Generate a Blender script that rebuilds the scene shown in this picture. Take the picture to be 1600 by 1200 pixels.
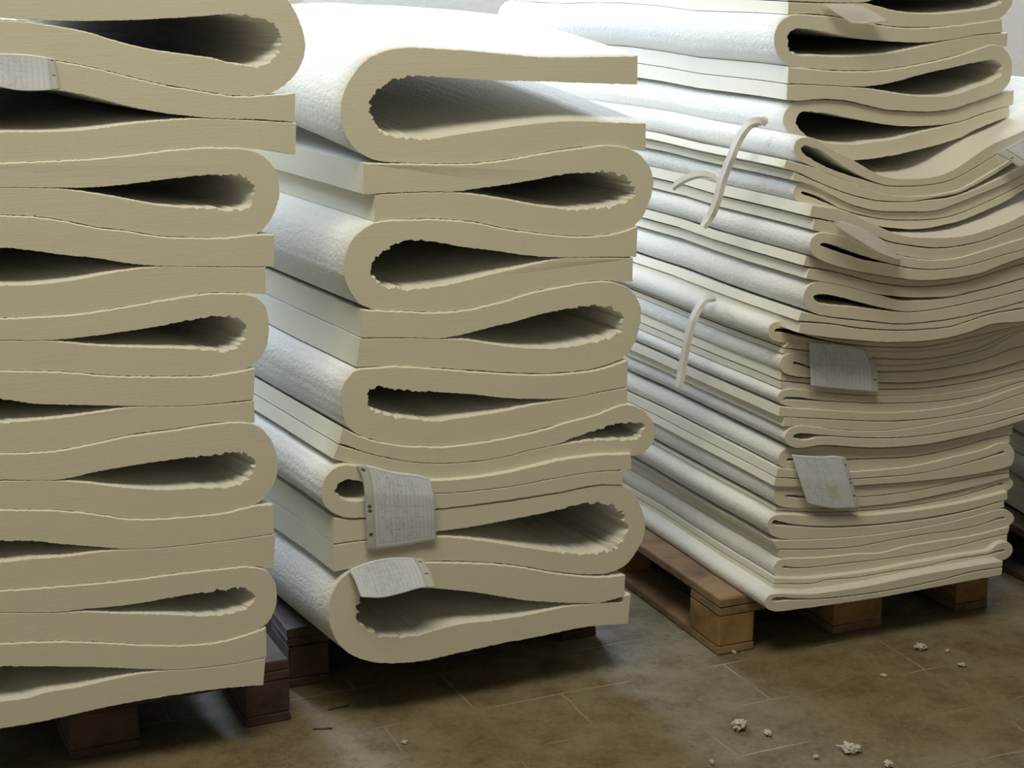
import bpy, bmesh, math, random
import numpy as np
from mathutils import Vector, noise
from mathutils.geometry import tessellate_polygon

for o in list(bpy.data.objects): bpy.data.objects.remove(o)
S = bpy.context.scene
COL = S.collection
# ------------------------------------------------------------------ camera
F, HOR, CZ = 2600.0, -60.0, 1.6            # focal length in px of a 1600 px wide frame, horizon row, eye height
TH = math.atan((600 - HOR) / F)
cam_d = bpy.data.cameras.new('camera'); cam = bpy.data.objects.new('camera', cam_d); COL.objects.link(cam)
cam_d.sensor_width = 36; cam_d.lens = 36 * F / 1600; cam_d.clip_start = 0.05
cam.location = (0, 0, CZ); cam.rotation_euler = (math.pi/2 - TH, 0, 0)
S.camera = cam
# ------------------------------------------------------------------ view and world
S.view_settings.view_transform = 'Standard'; S.view_settings.look = 'None'
S.view_settings.gamma = 1; S.view_settings.use_curve_mapping = False
S.view_settings.exposure = 0.0
W = bpy.data.worlds.new('world'); S.world = W; W.use_nodes = True
W.node_tree.nodes['Background'].inputs[0].default_value = (1.0, 0.96, 0.88, 1)
W.node_tree.nodes['Background'].inputs[1].default_value = 0.10
# ------------------------------------------------------------------ lights of the hall and added fill lights
def area(name, loc, target, sx, sy, power, color, spread=180):
    l = bpy.data.lights.new(name, 'AREA'); l.shape = 'RECTANGLE'; l.size = sx; l.size_y = sy
    l.energy = power; l.color = color; l.spread = math.radians(spread)
    o = bpy.data.objects.new(name, l); COL.objects.link(o); o.location = loc
    o.rotation_euler = (Vector(target) - Vector(loc)).to_track_quat('-Z', 'Y').to_euler()
    return o
area('daylight_back_window', (-4.5, 8.35, 3.5), (-0.6, 3.8, 0.9), 2.6, 1.2, 920, (0.62, 0.76, 1.0))
area('daylight_far_right_fill', (-1.2, 8.42, 3.3), (1.4, 3.8, 0.4), 1.4, 1.3, 170, (0.62, 0.76, 1.0))  # unseen window light added to brighten the far right stack
area('daylight_skylight', (-2.0, 7.2, 5.0), (-0.3, 4.2, 1.0), 3.2, 1.6, 40, (0.66, 0.79, 1.0), 150)
area('daylight_right_skylight', (1.6, 7.4, 4.9), (-0.2, 4.2, 1.2), 2.6, 1.4, 190, (0.74, 0.85, 1.0), 150)
area('daylight_back_right_window', (3.6, 8.42, 3.4), (1.0, 4.0, 0.8), 1.8, 1.2, 110, (0.85, 0.92, 1.0))
area('back_wall_fill', (2.6, 6.0, 4.2), (1.6, 8.5, 0.8), 1.6, 0.8, 24, (1.0, 0.95, 0.86), 140)  # unseen lamp added to brighten the back wall
area('ceiling_light', (-0.2, 1.5, 4.4), (-0.2, 2.9, 0.6), 2.6, 1.2, 106, (1.0, 0.93, 0.72))

# ------------------------------------------------------------------ helpers
C0 = Vector((0, 0, CZ)); RV = Vector((1, 0, 0))
FV = Vector((0, math.cos(TH), -math.sin(TH))); UV_ = Vector((0, math.sin(TH), math.cos(TH)))
def ray(x, y): return RV * ((x - 800) / F) - UV_ * ((y - 600) / F) + FV
def floor_pt(x, y, z=0.0):
    r = ray(x, y); return C0 + r * ((z - CZ) / r.z)
def hdir(vx):                               # horizontal direction whose lines run towards column vx on the horizon
    r = ray(vx, HOR); r.z = 0; return r.normalized()

def tag(o, label=None, cat=None, group=None, kind=None):
    if label: o['label'] = label
    if cat: o['category'] = cat
    if group: o['group'] = group
    if kind: o['kind'] = kind
    return o
def empty(name, loc, label, cat, group=None):
    o = bpy.data.objects.new(name, None); COL.objects.link(o); o.location = loc
    o.empty_display_size = 0.05
    return tag(o, label, cat, group)
def link_mesh(name, verts, faces, mats, parent=None, mi=None, smooth=None, origin=None, uvs=None, sharp=None):
    org = Vector(origin) if origin is not None else Vector((0, 0, 0))
    if parent is not None: org = parent.location
    me = bpy.data.meshes.new(name)
    me.from_pydata([tuple(Vector(v) - org) for v in verts], [], faces)
    for m in mats: me.materials.append(m)
    if mi is not None: me.polygons.foreach_set('material_index', mi)
    if smooth is not None: me.polygons.foreach_set('use_smooth', smooth if isinstance(smooth, list) else [smooth] * len(faces))
    if uvs is not None:
        ul = me.uv_layers.new(name='UVMap')
        for lp in me.loops: ul.data[lp.index].uv = uvs[lp.vertex_index]
    me.update()
    if sharp: me.set_sharp_from_angle(angle=math.radians(sharp))
    o = bpy.data.objects.new(name, me); COL.objects.link(o)
    if parent is not None: o.parent = parent
    else: o.location = org
    return o

# ------------------------------------------------------------------ materials
def new_mat(name):
    m = bpy.data.materials.new(name); m.use_nodes = True
    nt = m.node_tree; b = nt.nodes['Principled BSDF']
    return m, nt, b
def N(nt, t, **kw):
    n = nt.nodes.new(t)
    for k, v in kw.items(): setattr(n, k, v)
    return n
def noise_tex(nt, vec, scale, detail=3, rough=0.5):
    n = N(nt, 'ShaderNodeTexNoise'); n.inputs['Scale'].default_value = scale
    n.inputs['Detail'].default_value = detail; n.inputs['Roughness'].default_value = rough
    nt.links.new(vec, n.inputs['Vector']); return n.outputs['Fac']
def mapping(nt, vec, scale=(1, 1, 1), rot=(0, 0, 0)):
    m = N(nt, 'ShaderNodeMapping'); m.inputs['Scale'].default_value = scale; m.inputs['Rotation'].default_value = rot
    nt.links.new(vec, m.inputs['Vector']); return m.outputs['Vector']
def ramp(nt, fac, stops):
    r = N(nt, 'ShaderNodeValToRGB'); e = r.color_ramp.elements
    while len(e) < len(stops): e.new(0.5)
    for i, (p, c) in enumerate(stops):
        e[i].position = p; e[i].color = (*c, 1) if len(c) == 3 else c
    nt.links.new(fac, r.inputs['Fac']); return r.outputs['Color']
def bump(nt, b, h, strength, dist, prev=None):
    n = N(nt, 'ShaderNodeBump'); n.inputs['Strength'].default_value = strength; n.inputs['Distance'].default_value = dist
    nt.links.new(h, n.inputs['Height'])
    if prev is not None: nt.links.new(prev, n.inputs['Normal'])
    nt.links.new(n.outputs['Normal'], b.inputs['Normal']); return n.outputs['Normal']
def math_n(nt, op, a, b_=None, c=None):
    n = N(nt, 'ShaderNodeMath', operation=op)
    for i, v in enumerate((a, b_, c)):
        if v is None: continue
        if isinstance(v, (int, float)): n.inputs[i].default_value = v
        else: nt.links.new(v, n.inputs[i])
    return n.outputs[0]
def mixc(nt, fac, a, b_, mode='MIX'):
    n = N(nt, 'ShaderNodeMix', data_type='RGBA', blend_type=mode)
    if isinstance(fac, (int, float)): n.inputs[0].default_value = fac
    else: nt.links.new(fac, n.inputs[0])
    for i, v in ((6, a), (7, b_)):
        if isinstance(v, tuple): n.inputs[i].default_value = (*v, 1) if len(v) == 3 else v
        else: nt.links.new(v, n.inputs[i])
    return n.outputs[2]

def felt_cut():
    m, nt, b = new_mat('felt_cut_face'); tc = N(nt, 'ShaderNodeTexCoord').outputs['Object']
    st = noise_tex(nt, mapping(nt, tc, (6, 6, 260)), 1.0, 4, 0.6)
    cl = noise_tex(nt, tc, 5, 3)
    c = mixc(nt, cl, (0.77, 0.735, 0.60), (0.83, 0.79, 0.655))
    c = mixc(nt, math_n(nt, 'MULTIPLY', st, 0.22), c, (0.68, 0.64, 0.51))
    nt.links.new(c, b.inputs['Base Color']); b.inputs['Roughness'].default_value = 0.95
    b.inputs['Specular IOR Level'].default_value = 0.1
    nb = bump(nt, b, noise_tex(nt, tc, 420, 3, .7), 0.35, 0.0015)
    bump(nt, b, st, 0.25, 0.0012, nb)
    return m
def felt_pile():
    m, nt, b = new_mat('felt_pile'); tc = N(nt, 'ShaderNodeTexCoord').outputs['Object']
    c = mixc(nt, noise_tex(nt, tc, 7, 3), (0.76, 0.74, 0.675), (0.83, 0.81, 0.745))
    nt.links.new(c, b.inputs['Base Color']); b.inputs['Roughness'].default_value = 1.0
    b.inputs['Specular IOR Level'].default_value = 0.05
    b.inputs['Sheen Weight'].default_value = 0.15; b.inputs['Sheen Roughness'].default_value = 0.6
    n1 = bump(nt, b, noise_tex(nt, mapping(nt, tc, (1, .7, 1.3)), 95, 4, .65), 0.55, 0.006)
    bump(nt, b, noise_tex(nt, tc, 420, 3, .7), 0.4, 0.0018, n1)
    return m
M_CUT, M_PILE = felt_cut(), felt_pile()

def wood(name, c1, c2, c3):
    m, nt, b = new_mat(name); tc = N(nt, 'ShaderNodeTexCoord').outputs['Object']
    g = noise_tex(nt, mapping(nt, tc, (3, 55, 55)), 1.0, 5, 0.6)
    d = noise_tex(nt, tc, 9, 4, 0.6)
    c = mixc(nt, g, c1, c2); c = mixc(nt, ramp(nt, d, [(0.42, (0, 0, 0)), (0.7, (1, 1, 1))]), c, c3)
    nt.links.new(c, b.inputs['Base Color']); b.inputs['Roughness'].default_value = 0.8
    bump(nt, b, g, 0.4, 0.002); return m
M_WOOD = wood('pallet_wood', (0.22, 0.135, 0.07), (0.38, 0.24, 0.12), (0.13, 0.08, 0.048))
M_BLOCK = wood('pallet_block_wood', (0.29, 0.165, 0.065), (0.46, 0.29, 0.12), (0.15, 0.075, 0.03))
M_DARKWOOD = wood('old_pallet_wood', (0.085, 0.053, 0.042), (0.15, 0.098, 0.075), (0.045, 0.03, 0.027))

def floor_mat():
    m, nt, b = new_mat('stone_tile_floor'); tc = N(nt, 'ShaderNodeTexCoord').outputs['Object']
    big = noise_tex(nt, tc, 2.2, 5, 0.6); mid = noise_tex(nt, tc, 9, 6, 0.65); fine = noise_tex(nt, tc, 70, 5, 0.7)
    c = mixc(nt, ramp(nt, big, [(0.35, (0, 0, 0)), (0.65, (1, 1, 1))]), (0.20, 0.155, 0.075), (0.245, 0.21, 0.13))
    c = mixc(nt, ramp(nt, mid, [(0.42, (0, 0, 0)), (0.62, (0.75, 0.75, 0.75))]), c, (0.125, 0.082, 0.036))
    c = mixc(nt, ramp(nt, fine, [(0.5, (0, 0, 0)), (0.8, (0.6, 0.6, 0.6))]), c, (0.33, 0.28, 0.20))
    vo = N(nt, 'ShaderNodeTexVoronoi', feature='DISTANCE_TO_EDGE'); vo.inputs['Scale'].default_value = 3.3
    ds_ = N(nt, 'ShaderNodeVectorMath', operation='ADD'); nz = N(nt, 'ShaderNodeTexNoise'); nz.inputs['Scale'].default_value = 6; nt.links.new(tc, nz.inputs['Vector'])
    nt.links.new(tc, ds_.inputs[0]); nt.links.new(nz.outputs['Color'], ds_.inputs[1]); nt.links.new(ds_.outputs[0], vo.inputs['Vector'])
    crack = math_n(nt, 'MULTIPLY', math_n(nt, 'LESS_THAN', vo.outputs['Distance'], 0.006), ramp(nt, noise_tex(nt, tc, 3.1, 2), [(0.5, (0, 0, 0)), (0.6, (1, 1, 1))]))
    c = mixc(nt, math_n(nt, 'MULTIPLY', crack, 0.55), c, (0.07, 0.05, 0.03))
    c = mixc(nt, ramp(nt, noise_tex(nt, tc, 26, 5, .75), [(0.56, (0, 0, 0)), (0.66, (0.7, 0.7, 0.7))]), c, (0.12, 0.085, 0.045))
    # worn joints of the stone tiles
    nz2 = N(nt, 'ShaderNodeTexNoise'); nz2.inputs['Scale'].default_value = 9; nz2.inputs['Detail'].default_value = 4; nt.links.new(tc, nz2.inputs['Vector'])
    vs2 = N(nt, 'ShaderNodeVectorMath', operation='SCALE'); vs2.inputs['Scale'].default_value = 0.022; nt.links.new(nz2.outputs['Color'], vs2.inputs[0])
    va2 = N(nt, 'ShaderNodeVectorMath', operation='ADD'); nt.links.new(tc, va2.inputs[0]); nt.links.new(vs2.outputs[0], va2.inputs[1])
    v = mapping(nt, va2.outputs[0], (1, 1, 1), (0, 0, math.radians(-23)))
    br = N(nt, 'ShaderNodeTexBrick'); nt.links.new(v, br.inputs['Vector'])
    br.inputs['Scale'].default_value = 1.0; br.inputs['Brick Width'].default_value = 0.42; br.inputs['Row Height'].default_value = 0.21
    br.inputs['Mortar Size'].default_value = 0.0035; br.inputs['Mortar Smooth'].default_value = 0.6
    br.inputs['Color1'].default_value = (0, 0, 0, 1); br.inputs['Color2'].default_value = (0, 0, 0, 1); br.inputs['Mortar'].default_value = (1, 1, 1, 1)
    jm = math_n(nt, 'MULTIPLY', br.outputs['Color'], ramp(nt, noise_tex(nt, tc, 4.5, 3), [(0.48, (0, 0, 0)), (0.62, (1, 1, 1))]))
    c = mixc(nt, math_n(nt, 'MULTIPLY', jm, 0.75), c, (0.42, 0.36, 0.25))
    nt.links.new(c, b.inputs['Base Color'])
    r = ramp(nt, mid, [(0.3, (0.5, 0.5, 0.5)), (0.7, (0.75, 0.75, 0.75))]); nt.links.new(r, b.inputs['Roughness'])
    b.inputs['Specular IOR Level'].default_value = 0.35
    n1 = bump(nt, b, mid, 0.35, 0.01); bump(nt, b, fine, 0.35, 0.003, n1)
    return m
def wall_mat():
    m, nt, b = new_mat('painted_plaster'); tc = N(nt, 'ShaderNodeTexCoord').outputs['Object']
    a = noise_tex(nt, tc, 1.6, 4, .6); f = noise_tex(nt, tc, 22, 4, .65)
    c = mixc(nt, a, (0.70, 0.69, 0.66), (0.80, 0.79, 0.76)); c = mixc(nt, ramp(nt, f, [(0.55, (0, 0, 0)), (0.75, (.5, .5, .5))]), c, (0.62, 0.60, 0.57))
    nt.links.new(c, b.inputs['Base Color']); b.inputs['Roughness'].default_value = 0.9
    bump(nt, b, f, 0.4, 0.006); return m
def plain(name, col, rough=0.6, metal=0.0):
    m, nt, b = new_mat(name); tc = N(nt, 'ShaderNodeTexCoord').outputs['Object']
    k = tuple(x * 0.88 for x in col)
    nt.links.new(mixc(nt, noise_tex(nt, tc, 40, 3), col, k), b.inputs['Base Color'])
    b.inputs['Roughness'].default_value = rough; b.inputs['Metallic'].default_value = metal; return m
M_FLOOR, M_WALL = floor_mat(), wall_mat()
M_FRAME = plain('window_frame_paint', (0.5, 0.5, 0.48)); M_STRAP = plain('felt_strap_cloth', (0.84, 0.83, 0.79), 0.95)
M_LINT = plain('wool_lint', (0.62, 0.57, 0.47), 1.0); M_SPLINTER_SHADOW = plain('dark_splinter_shadow', (0.06, 0.045, 0.035), 0.9)
M_LAMP = plain('lamp_housing', (0.75, 0.75, 0.73), 0.4)

def paper_mat(name, n_cols=15, flip=False, mark=None):
    """printed table: fine rules, boxed cells and illegible handwriting-like entries, all in UV"""
    m, nt, b = new_mat(name); uv = N(nt, 'ShaderNodeUVMap').outputs[0]
    sp = N(nt, 'ShaderNodeSeparateXYZ'); nt.links.new(uv, sp.inputs[0]); u, v = sp.outputs[0], sp.outputs[1]
    if flip: u = math_n(nt, 'SUBTRACT', 1.0, u)
    def inside(x, a, c): return math_n(nt, 'MULTIPLY', math_n(nt, 'GREATER_THAN', x, a), math_n(nt, 'LESS_THAN', x, c))
    def line(x, p, w): return math_n(nt, 'COMPARE', x, p, w)
    box = math_n(nt, 'MULTIPLY', inside(u, 0.07, 0.93), inside(v, 0.07, 0.95))
    fr = math_n(nt, 'FRACT', math_n(nt, 'MULTIPLY', u, float(n_cols)))
    vl = math_n(nt, 'MULTIPLY', math_n(nt, 'MULTIPLY', math_n(nt, 'LESS_THAN', fr, 0.12), box), math_n(nt, 'GREATER_THAN', u, 0.26))
    hl = None
    for p, a, c in ((0.07, .07, .93), (0.95, .07, .93), (0.22, .27, .8), (0.37, .27, .8), (0.52, .1, .8), (0.66, .27, .93), (0.8, .27, .8)):
        t = math_n(nt, 'MULTIPLY', line(v, p, 0.004), inside(u, a, c)); hl = t if hl is None else math_n(nt, 'MAXIMUM', hl, t)
    for p in (0.07, 0.27, 0.93):
        hl = math_n(nt, 'MAXIMUM', hl, math_n(nt, 'MULTIPLY', line(u, p, 0.004), inside(v, .07, .95)))
    tn = noise_tex(nt, mapping(nt, uv, (55, 26, 1)), 1.0, 2, .7)
    tx = math_n(nt, 'GREATER_THAN', tn, 0.54)
    cell = noise_tex(nt, mapping(nt, uv, (9, 6, 1)), 1.0, 1, .5)
    tx = math_n(nt, 'MULTIPLY', math_n(nt, 'MULTIPLY', tx, math_n(nt, 'GREATER_THAN', cell, 0.5)), inside(u, 0.1, 0.72))
    tx = math_n(nt, 'MULTIPLY', tx, box)
    ink = math_n(nt, 'MAXIMUM', math_n(nt, 'MAXIMUM', math_n(nt, 'MULTIPLY', vl, 0.55), math_n(nt, 'MULTIPLY', hl, 0.7)), math_n(nt, 'MULTIPLY', tx, 0.75))
    c = mixc(nt, math_n(nt, 'MULTIPLY', ink, 0.5), (0.84, 0.88, 0.97), (0.15, 0.16, 0.24))
    if mark:
        mk = math_n(nt, 'MULTIPLY', inside(u, mark[0], mark[1]), inside(v, mark[2], mark[3]))
        c = mixc(nt, math_n(nt, 'MULTIPLY', mk, 0.35), c, (0.55, 0.62, 0.12))
    nt.links.new(c, b.inputs['Base Color']); b.inputs['Roughness'].default_value = 0.6
    return m
def plastic_mat(name='clear_plastic', mixf=0.10, tint=(0.9, 0.9, 0.92)):
    m, nt, b = new_mat(name); nt.nodes.remove(b); out = nt.nodes['Material Output']
    tr = N(nt, 'ShaderNodeBsdfTransparent'); gl = N(nt, 'ShaderNodeBsdfGlossy'); gl.inputs['Roughness'].default_value = 0.12
    df = N(nt, 'ShaderNodeBsdfDiffuse'); df.inputs['Color'].default_value = (*tint, 1)
    tc = N(nt, 'ShaderNodeTexCoord').outputs['Object']
    bp = N(nt, 'ShaderNodeBump'); bp.inputs['Strength'].default_value = 0.3; bp.inputs['Distance'].default_value = 0.004
    nt.links.new(noise_tex(nt, tc, 28, 2), bp.inputs['Height']); nt.links.new(bp.outputs[0], gl.inputs['Normal'])
    lw = N(nt, 'ShaderNodeLayerWeight'); lw.inputs[0].default_value = 0.5
    fr = math_n(nt, 'ADD', math_n(nt, 'MULTIPLY', math_n(nt, 'POWER', lw.outputs['Facing'], 3.5), 0.5), 0.03)
    m1 = N(nt, 'ShaderNodeMixShader'); m1.inputs[0].default_value = mixf
    nt.links.new(tr.outputs[0], m1.inputs[1]); nt.links.new(df.outputs[0], m1.inputs[2])
    m2 = N(nt, 'ShaderNodeMixShader'); nt.links.new(fr, m2.inputs[0])
    nt.links.new(m1.outputs[0], m2.inputs[1]); nt.links.new(gl.outputs[0], m2.inputs[2])
    nt.links.new(m2.outputs[0], out.inputs[0]); return m
def strip_mat(name, holes):
    """punched white binding edge of a sleeve; the holes are painted as dark discs"""
    m, nt, b = new_mat(name); uv = N(nt, 'ShaderNodeUVMap').outputs[0]; out = nt.nodes['Material Output']
    sp = N(nt, 'ShaderNodeSeparateXYZ'); nt.links.new(uv, sp.inputs[0]); u, v = sp.outputs[0], sp.outputs[1]
    h = None
    for p in holes:
        du = math_n(nt, 'MULTIPLY', math_n(nt, 'SUBTRACT', u, 0.5), 1.0); dv = math_n(nt, 'MULTIPLY', math_n(nt, 'SUBTRACT', v, p), 11.0)
        r = math_n(nt, 'SQRT', math_n(nt, 'ADD', math_n(nt, 'MULTIPLY', du, du), math_n(nt, 'MULTIPLY', dv, dv)))
        t = math_n(nt, 'LESS_THAN', r, 0.24); h = t if h is None else math_n(nt, 'MAXIMUM', h, t)
    b.inputs['Base Color'].default_value = (0.70, 0.71, 0.68, 1); b.inputs['Roughness'].default_value = 0.3
    hole = N(nt, 'ShaderNodeBsdfDiffuse'); hole.inputs[0].default_value = (0.06, 0.06, 0.055, 1)  # dark colour stands in for the shade inside each hole
    mx = N(nt, 'ShaderNodeMixShader'); nt.links.new(h, mx.inputs[0]); nt.links.new(b.outputs[0], mx.inputs[1]); nt.links.new(hole.outputs[0], mx.inputs[2])
    nt.links.new(mx.outputs[0], out.inputs[0]); return m
M_PLASTIC = plastic_mat('clear_plastic', 0.05); M_MILKY = plastic_mat('milky_plastic', 0.42, (0.85, 0.84, 0.82))

# ------------------------------------------------------------------ box helper
def box_vf(o, u, d, w, l, z0, z1, ch=0.003, jit=0.0, rng=random):
    """box with chamfered vertical and horizontal edges; o = front-left floor point, u across, d deep"""
    vs, fs = [], []
    def P(a, b_, z): return o + u * a + d * b_ + Vector((0, 0, z)) + Vector((rng.uniform(-1, 1), rng.uniform(-1, 1), rng.uniform(-1, 1))) * jit
    def ringpts(ins, z):
        i = ins; c = ch
        return [P(i + c, i, z), P(w - i - c, i, z), P(w - i, i + c, z), P(w - i, l - i - c, z), P(w - i - c, l - i, z), P(i + c, l - i, z), P(i, l - i - c, z), P(i, i + c, z)]
    rings = [ringpts(ch, z0), ringpts(0, z0 + ch), ringpts(0, z1 - ch), ringpts(ch, z1)]
    for r in rings: vs += r
    for k in range(3):
        for i in range(8):
            j = (i + 1) % 8; fs.append((k*8+i, k*8+j, (k+1)*8+j, (k+1)*8+i))
    fs.append(tuple(range(7, -1, -1))); fs.append(tuple(range(24, 32)))
    return vs, fs

# ------------------------------------------------------------------ the hall
def slab(name, x0, x1, y0, y1, z0, z1, mat, holes=None, axis=None, kind='structure'):
    """box, or a wall with rectangular window openings (holes in along-wall coordinate and z)"""
    bm = bmesh.new()
    def bx(a0, a1, b0, b1, c0, c1):
        r = bmesh.ops.create_cube(bm, size=1)
        for v in r['verts']:
            v.co = Vector((a0 + (v.co.x + .5) * (a1 - a0), b0 + (v.co.y + .5) * (b1 - b0), c0 + (v.co.z + .5) * (c1 - c0)))
    if not holes: bx(x0, x1, y0, y1, z0, z1)
    else:
        lo, hi = (x0, x1) if axis == 'x' else (y0, y1)
        hs = sorted(holes); cur = lo
        for h0, h1, hz0, hz1 in hs:
            for (a, c, za, zb) in ((cur, h0, z0, z1), (h0, h1, z0, hz0), (h0, h1, hz1, z1)):
                bx(*((a, c, y0, y1, za, zb) if axis == 'x' else (x0, x1, a, c, za, zb)))
            cur = h1
        bx(*((cur, hi, y0, y1, z0, z1) if axis == 'x' else (x0, x1, cur, hi, z0, z1)))
    me = bpy.data.meshes.new(name); bm.to_mesh(me); bm.free(); me.materials.append(mat)
    o = bpy.data.objects.new(name, me); COL.objects.link(o); return tag(o, kind=kind)
slab('floor', -5.6, 6.0, -2.5, 8.6, -0.15, 0.0, M_FLOOR)
slab('wall_back', -5.6, 6.0, 8.5, 8.7, 0, 4.8, M_WALL, [(-5.5, -2.3, 2.3, 3.9), (-2.0, -0.4, 2.3, 3.9), (2.7, 4.5, 2.8, 4.0)], 'x')
slab('wall_left', -5.75, -5.55, -2.5, 8.6, 0, 4.8, M_WALL, [(3.9, 6.5, 1.9, 3.3)], 'y')
def window(name, p, ax, w, z0, z1):
    bm = bmesh.new(); t = 0.03
    def bar(a0, a1, c0, c1):
        r = bmesh.ops.create_cube(bm, size=1)
        for v in r['verts']:
            a = a0 + (v.co.x + .5) * (a1 - a0); y = v.co.y * 0.06; z = c0 + (v.co.z + .5) * (c1 - c0)
            v.co = Vector((a, y, z)) if ax == 'x' else Vector((y, a, z))
    for k in range(4): bar(w * k / 3 - t, w * k / 3 + t, z0, z1)
    for k in range(3): bar(0, w, z0 + (z1 - z0) * k / 2 - t, z0 + (z1 - z0) * k / 2 + t)
    me = bpy.data.meshes.new(name); bm.to_mesh(me); bm.free(); me.materials.append(M_FRAME)
    o = bpy.data.objects.new(name, me); COL.objects.link(o); o.location = p; tag(o, kind='structure')
window('window_1', (-5.5, 8.6, 0), 'x', 3.2, 2.3, 3.9)
window('added_window', (-2.0, 8.6, 0), 'x', 1.6, 2.3, 3.9)  # unseen window added along with the far right daylight fill
window('window_2', (2.7, 8.6, 0), 'x', 1.8, 2.8, 4.0)
window('window_3', (-5.65, 3.9, 0), 'y', 2.6, 1.9, 3.3)

# ------------------------------------------------------------------ pallets
def pallet(fl, u, d, w, mat, label, name='wooden_pallet', seed=0, length=1.2):
    rng = random.Random(seed); k = w / 0.8
    root = empty(name, fl, label, 'pallet')
    def part(pn, a, b_, ww, ll, z0, z1, own=None):
        vs, fs = box_vf(fl + u * a + d * b_, u, d, ww, ll, z0, z1, 0.003, 0.0012, rng)
        link_mesh(pn, vs, fs, [own or mat], parent=root)
    bw = (0.1 * k, 0.145 * k, 0.1 * k); bx_ = (0, 0.3275 * k, 0.7 * k)
    for a, q in zip(bx_, bw):
        part('skid_board', a, 0, q, length, 0.0, 0.021)
        for y in (0, (length - .145) / 2, length - 0.145): part('block', a + .001, y + .001, q - .002, 0.143, 0.0215, 0.099, M_BLOCK if mat is M_WOOD else None)
    for y in (0, (length - .145) / 2, length - 0.145): part('stringer_board', 0, y, w, 0.145, 0.0995, 0.1205)
    for a, q in ((0, .145), (.184, .1), (.3275, .145), (.516, .1), (.655, .145)): part('deck_board', a * k, 0, q * k, length, 0.121, 0.143)
    return root

# ------------------------------------------------------------------ felts
def catmull(pts, step):
    P_ = [np.array(p, float) for p in pts]; out = []
    for i in range(len(P_) - 1):
        p1, p2 = P_[i], P_[i+1]; p0 = P_[i-1] if i else 2*p1 - p2; p3 = P_[i+2] if i + 2 < len(P_) else 2*p2 - p1
        t0 = 0; t1 = t0 + max(np.linalg.norm(p1-p0), 1e-3)**.5; t2 = t1 + max(np.linalg.norm(p2-p1), 1e-3)**.5; t3 = t2 + max(np.linalg.norm(p3-p2), 1e-3)**.5
        n = max(1, int(np.linalg.norm(p2 - p1) / step + .5))
        for k in range(n):
            t = t1 + (t2 - t1) * k / n
            A1 = (t1-t)/(t1-t0)*p0 + (t-t0)/(t1-t0)*p1; A2 = (t2-t)/(t2-t1)*p1 + (t-t1)/(t2-t1)*p2; A3 = (t3-t)/(t3-t2)*p2 + (t-t2)/(t3-t2)*p3
            B1 = (t2-t)/(t2-t0)*A1 + (t-t0)/(t2-t0)*A2; B2 = (t3-t)/(t3-t1)*A2 + (t-t1)/(t3-t1)*A3
            out.append((t2-t)/(t2-t1)*B1 + (t-t1)/(t2-t1)*B2)
    out.append(P_[-1]); return np.array(out)
def pairs(flat): return [(flat[i], flat[i+1]) for i in range(0, len(flat), 2)]

class Stack:
    def __init__(s, fl_px, fr_px, seed, ext_vx=None):
        s.fl = floor_pt(*fl_px); s.fr = floor_pt(*fr_px)
        s.u = (s.fr - s.fl); s.w = s.u.length; s.u.normalize()
        s.d = Vector((-s.u.y, s.u.x, 0)); s.n = -s.d
        s.e = hdir(ext_vx) if ext_vx is not None else s.d.copy()
        s.seed = seed
    def at(s, x, y, off=0.0):
        P_ = s.fl + s.n * off; r = ray(x, y); return C0 + r * ((P_ - C0).dot(s.n) / r.dot(s.n))
    def side(s, x, y, a, out=0.0):              # a point on the plane along the left side faces
        m = Vector((-s.e.y, s.e.x, 0)); m = m if m.dot(s.u) < 0 else -m
        P_ = s.fl + s.u * a + m * out; r = ray(x, y); return C0 + r * ((P_ - C0).dot(m) / r.dot(m))

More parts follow.
